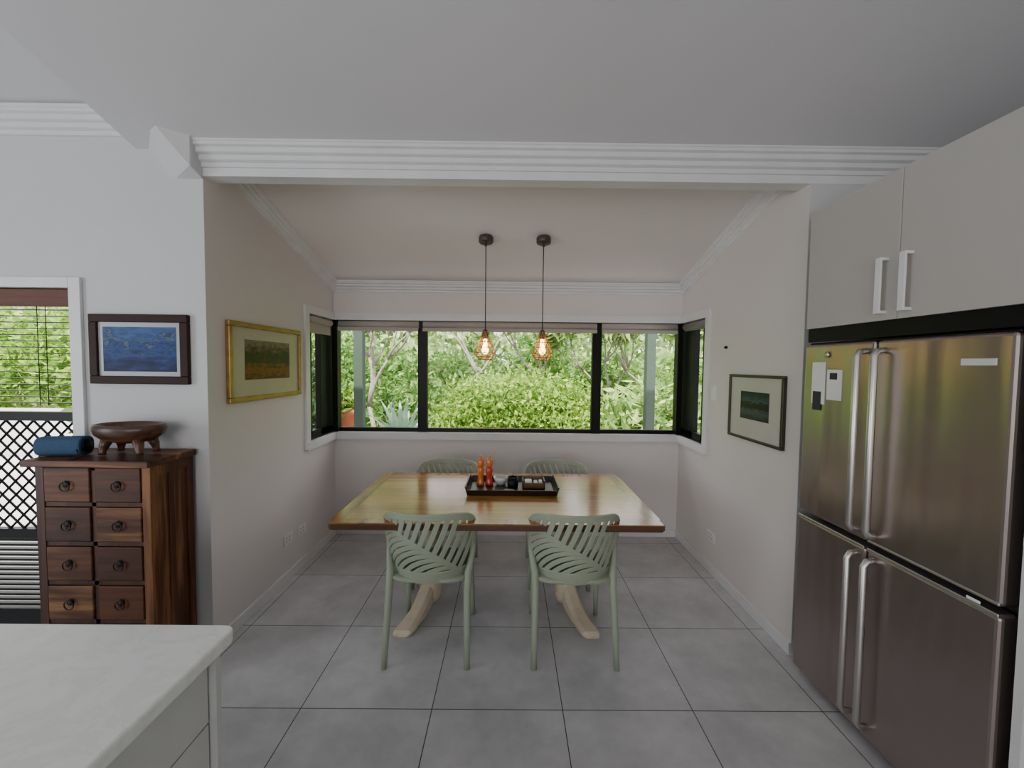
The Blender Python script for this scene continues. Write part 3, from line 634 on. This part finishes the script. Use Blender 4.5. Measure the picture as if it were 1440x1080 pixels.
def tree(name,base,h,seed,lm,ls=.09,n=3500,asp=.4,th=.05):
    rnd=random.Random(seed); e=empty(name,base); vs=[];fs=[]; tips=[]
    def br(p_,d,L,r_,dep):
        q=p_; path=[q]; rad=[r_]; dd=d.copy()
        for i in range(4):
            dd=(dd+Vector((rnd.uniform(-.25,.25),rnd.uniform(-.2,.2),rnd.uniform(-.05,.2)))).normalized(); q=q+dd*L/4; path.append(q); rad.append(r_*(1-.12*(i+1)))
        tubevf(path,rad,vs,fs,7)
        if dep==0: tips.append(q); return
        for k in range(3): br(q,(dd+Vector((rnd.uniform(-.9,.9),rnd.uniform(-.6,.6),rnd.uniform(-.1,.6)))).normalized(),L*.72,r_*.6,dep-1)
    br(Vector((0,0,0)),Vector((.05,0,1)),h,h*th,3)
    ob('trunk_and_branches',vs,fs,bark,e,smooth=True)
    leaves('foliage',[(t.x,t.y,t.z,.3,.3,.22) for t in tips],n,ls,lm,asp,e,.3)
tree('garden_tree',(-2.2,6.9,GZ),1.25,3,mg,.08,1900,.4,.05); tree('garden_tree',(2.0,8.9,GZ),1.2,5,mx2,.16,1700,.28); tree('garden_tree',(3.0,8.6,GZ),1.2,11,mx2,.17,1700,.25); tree('garden_tree',(-.9,9.6,GZ),1.7,8,lg,.1,3200,.4,.035); tree('garden_tree',(.9,10.2,GZ),1.5,21,mg,.12,2600,.4,.04)
def agave(loc,s,seed,mat):
    rnd=random.Random(seed); vs=[];fs=[]
    for i in range(34):
        th=i*2.399; el=math.radians(15+65*(i/34)); L=s*(.9+.2*rnd.random()); w=s*.07; k=len(vs)
        for j in range(7):
            u=j/6; rr=L*u*math.cos(el)*(1); zz=L*u*math.sin(el)-.25*L*u*u*math.cos(el)
            ww=w*(1-u)**.6*(.6+1.0*u*(1-u)*2)+.001
            c,s_=math.cos(th),math.sin(th)
            vs.append((rr*c-ww*s_,rr*s_+ww*c,zz+ww*.4)); vs.append((rr*c,rr*s_,zz)); vs.append((rr*c+ww*s_,rr*s_-ww*c,zz+ww*.4))
        for j in range(6):
            a=k+3*j; fs.append((a,a+1,a+4,a+3)); fs.append((a+1,a+2,a+5,a+4))
    o=ob('agave_plant',vs,fs,mat); o.location=loc
agm=P('agave_leaf',(.20,.34,.24),.5,c2=(.32,.46,.34),scale=4)
stone=P('bed_stone',(.25,.22,.18),.8,c2=(.15,.13,.1),scale=8)
def planter(x,y,r_,h): lathe('stone_planter',[(.001,GZ),(r_*.8,GZ),(r_,GZ+h-.05),(r_*1.08,GZ+h-.03),(r_*1.08,GZ+h),(r_*.9,GZ+h),(.001,GZ+h-.02)],stone,None,24,(x,y,0))
planter(-1.55,5.95,.25,.75); agave((-1.55,5.95,.40),.82,1,agm); planter(-2.75,6.1,.22,.5); agave((-2.75,6.1,.15),.6,2,agm); planter(1.75,6.1,.22,.35); agave((1.75,6.1,.0),.65,3,agm)
terr=P('terracotta',(.45,.12,.05),.7,c2=(.34,.09,.04))
lathe('terracotta_pot',[(.001,0),(.14,0),(.20,.75),(.23,.78),(.23,.88),(.20,.88),(.17,.78),(.001,.75)],terr,None,28,(-2.72,6.85,GZ+.3))
lathe('plant_stand',[(.001,0),(.25,0),(.22,.05),(.2,.25),(.25,.3),(.001,.3)],stone,None,24,(-2.72,6.85,GZ))
leaves('potted_plant',[(-2.72,6.85,GZ+1.35,.25,.25,.25)],350,.09,lg,.3)
vp=P('verandah_paint',(.05,.08,.06),.5)
for nm,x in(('verandah_post',-1.87),('verandah_post',1.74)):
    boxes(nm,[((x-.055,5.1,GZ),(x+.055,5.21,2.195)),((x-.075,5.08,GZ),(x+.075,5.23,GZ+.1)),((x-.075,5.08,2.12),(x+.075,5.23,2.195))],vp,bevel=.004)
boxes('verandah_beam',[((-2.5,5.06,2.2),(2.4,5.25,2.38)),((-2.5,5.0,2.38),(2.4,5.3,2.41))],vp)
# ------------------------------------------------------------------ lighting
w=D.worlds.new('world'); C.scene.world=w; w.use_nodes=True; nt=w.node_tree; bg=nt.nodes['Background']
sky=nt.nodes.new('ShaderNodeTexSky'); sky.sky_type='HOSEK_WILKIE'; sky.turbidity=5; sky.sun_direction=(-.15,-.5,.84); 
mx=nt.nodes.new('ShaderNodeMix'); mx.data_type='RGBA'; mx.inputs[0].default_value=.8; mx.inputs[7].default_value=(1.04,1.0,1.02,1)
nt.links.new(sky.outputs[0],mx.inputs[6]); nt.links.new(mx.outputs[2],bg.inputs[0]); bg.inputs[1].default_value=4.6
sd=D.lights.new('sun','SUN'); sd.energy=15; sd.angle=.03; sd.color=(1,.96,.88); so=D.objects.new('sun',sd); col.objects.link(so)
so.rotation_euler=Vector((.12,.5,-.84)).to_track_quat('-Z','Y').to_euler()
def area(name,loc,dirv,sx,sy,en,c):
    l=D.lights.new(name,'AREA'); l.shape='RECTANGLE'; l.size=sx; l.size_y=sy; l.energy=en; l.color=c
    o=D.objects.new(name,l); col.objects.link(o); o.location=loc; o.rotation_euler=Vector(dirv).to_track_quat('-Z','Z').to_euler()
area('daylight_rear_fill',(-1.2,-4.05,1.5),(0,1,.05),3.6,2.0,105,(1,.975,.965))  # added area lamp simulating daylight; the rear wall is solid, without a window
area('daylight_left_fill',(-5.05,-.6,1.4),(1,0,.05),2.6,2.0,78,(.88,.95,1))  # fill lamp added in front of the windowless left wall
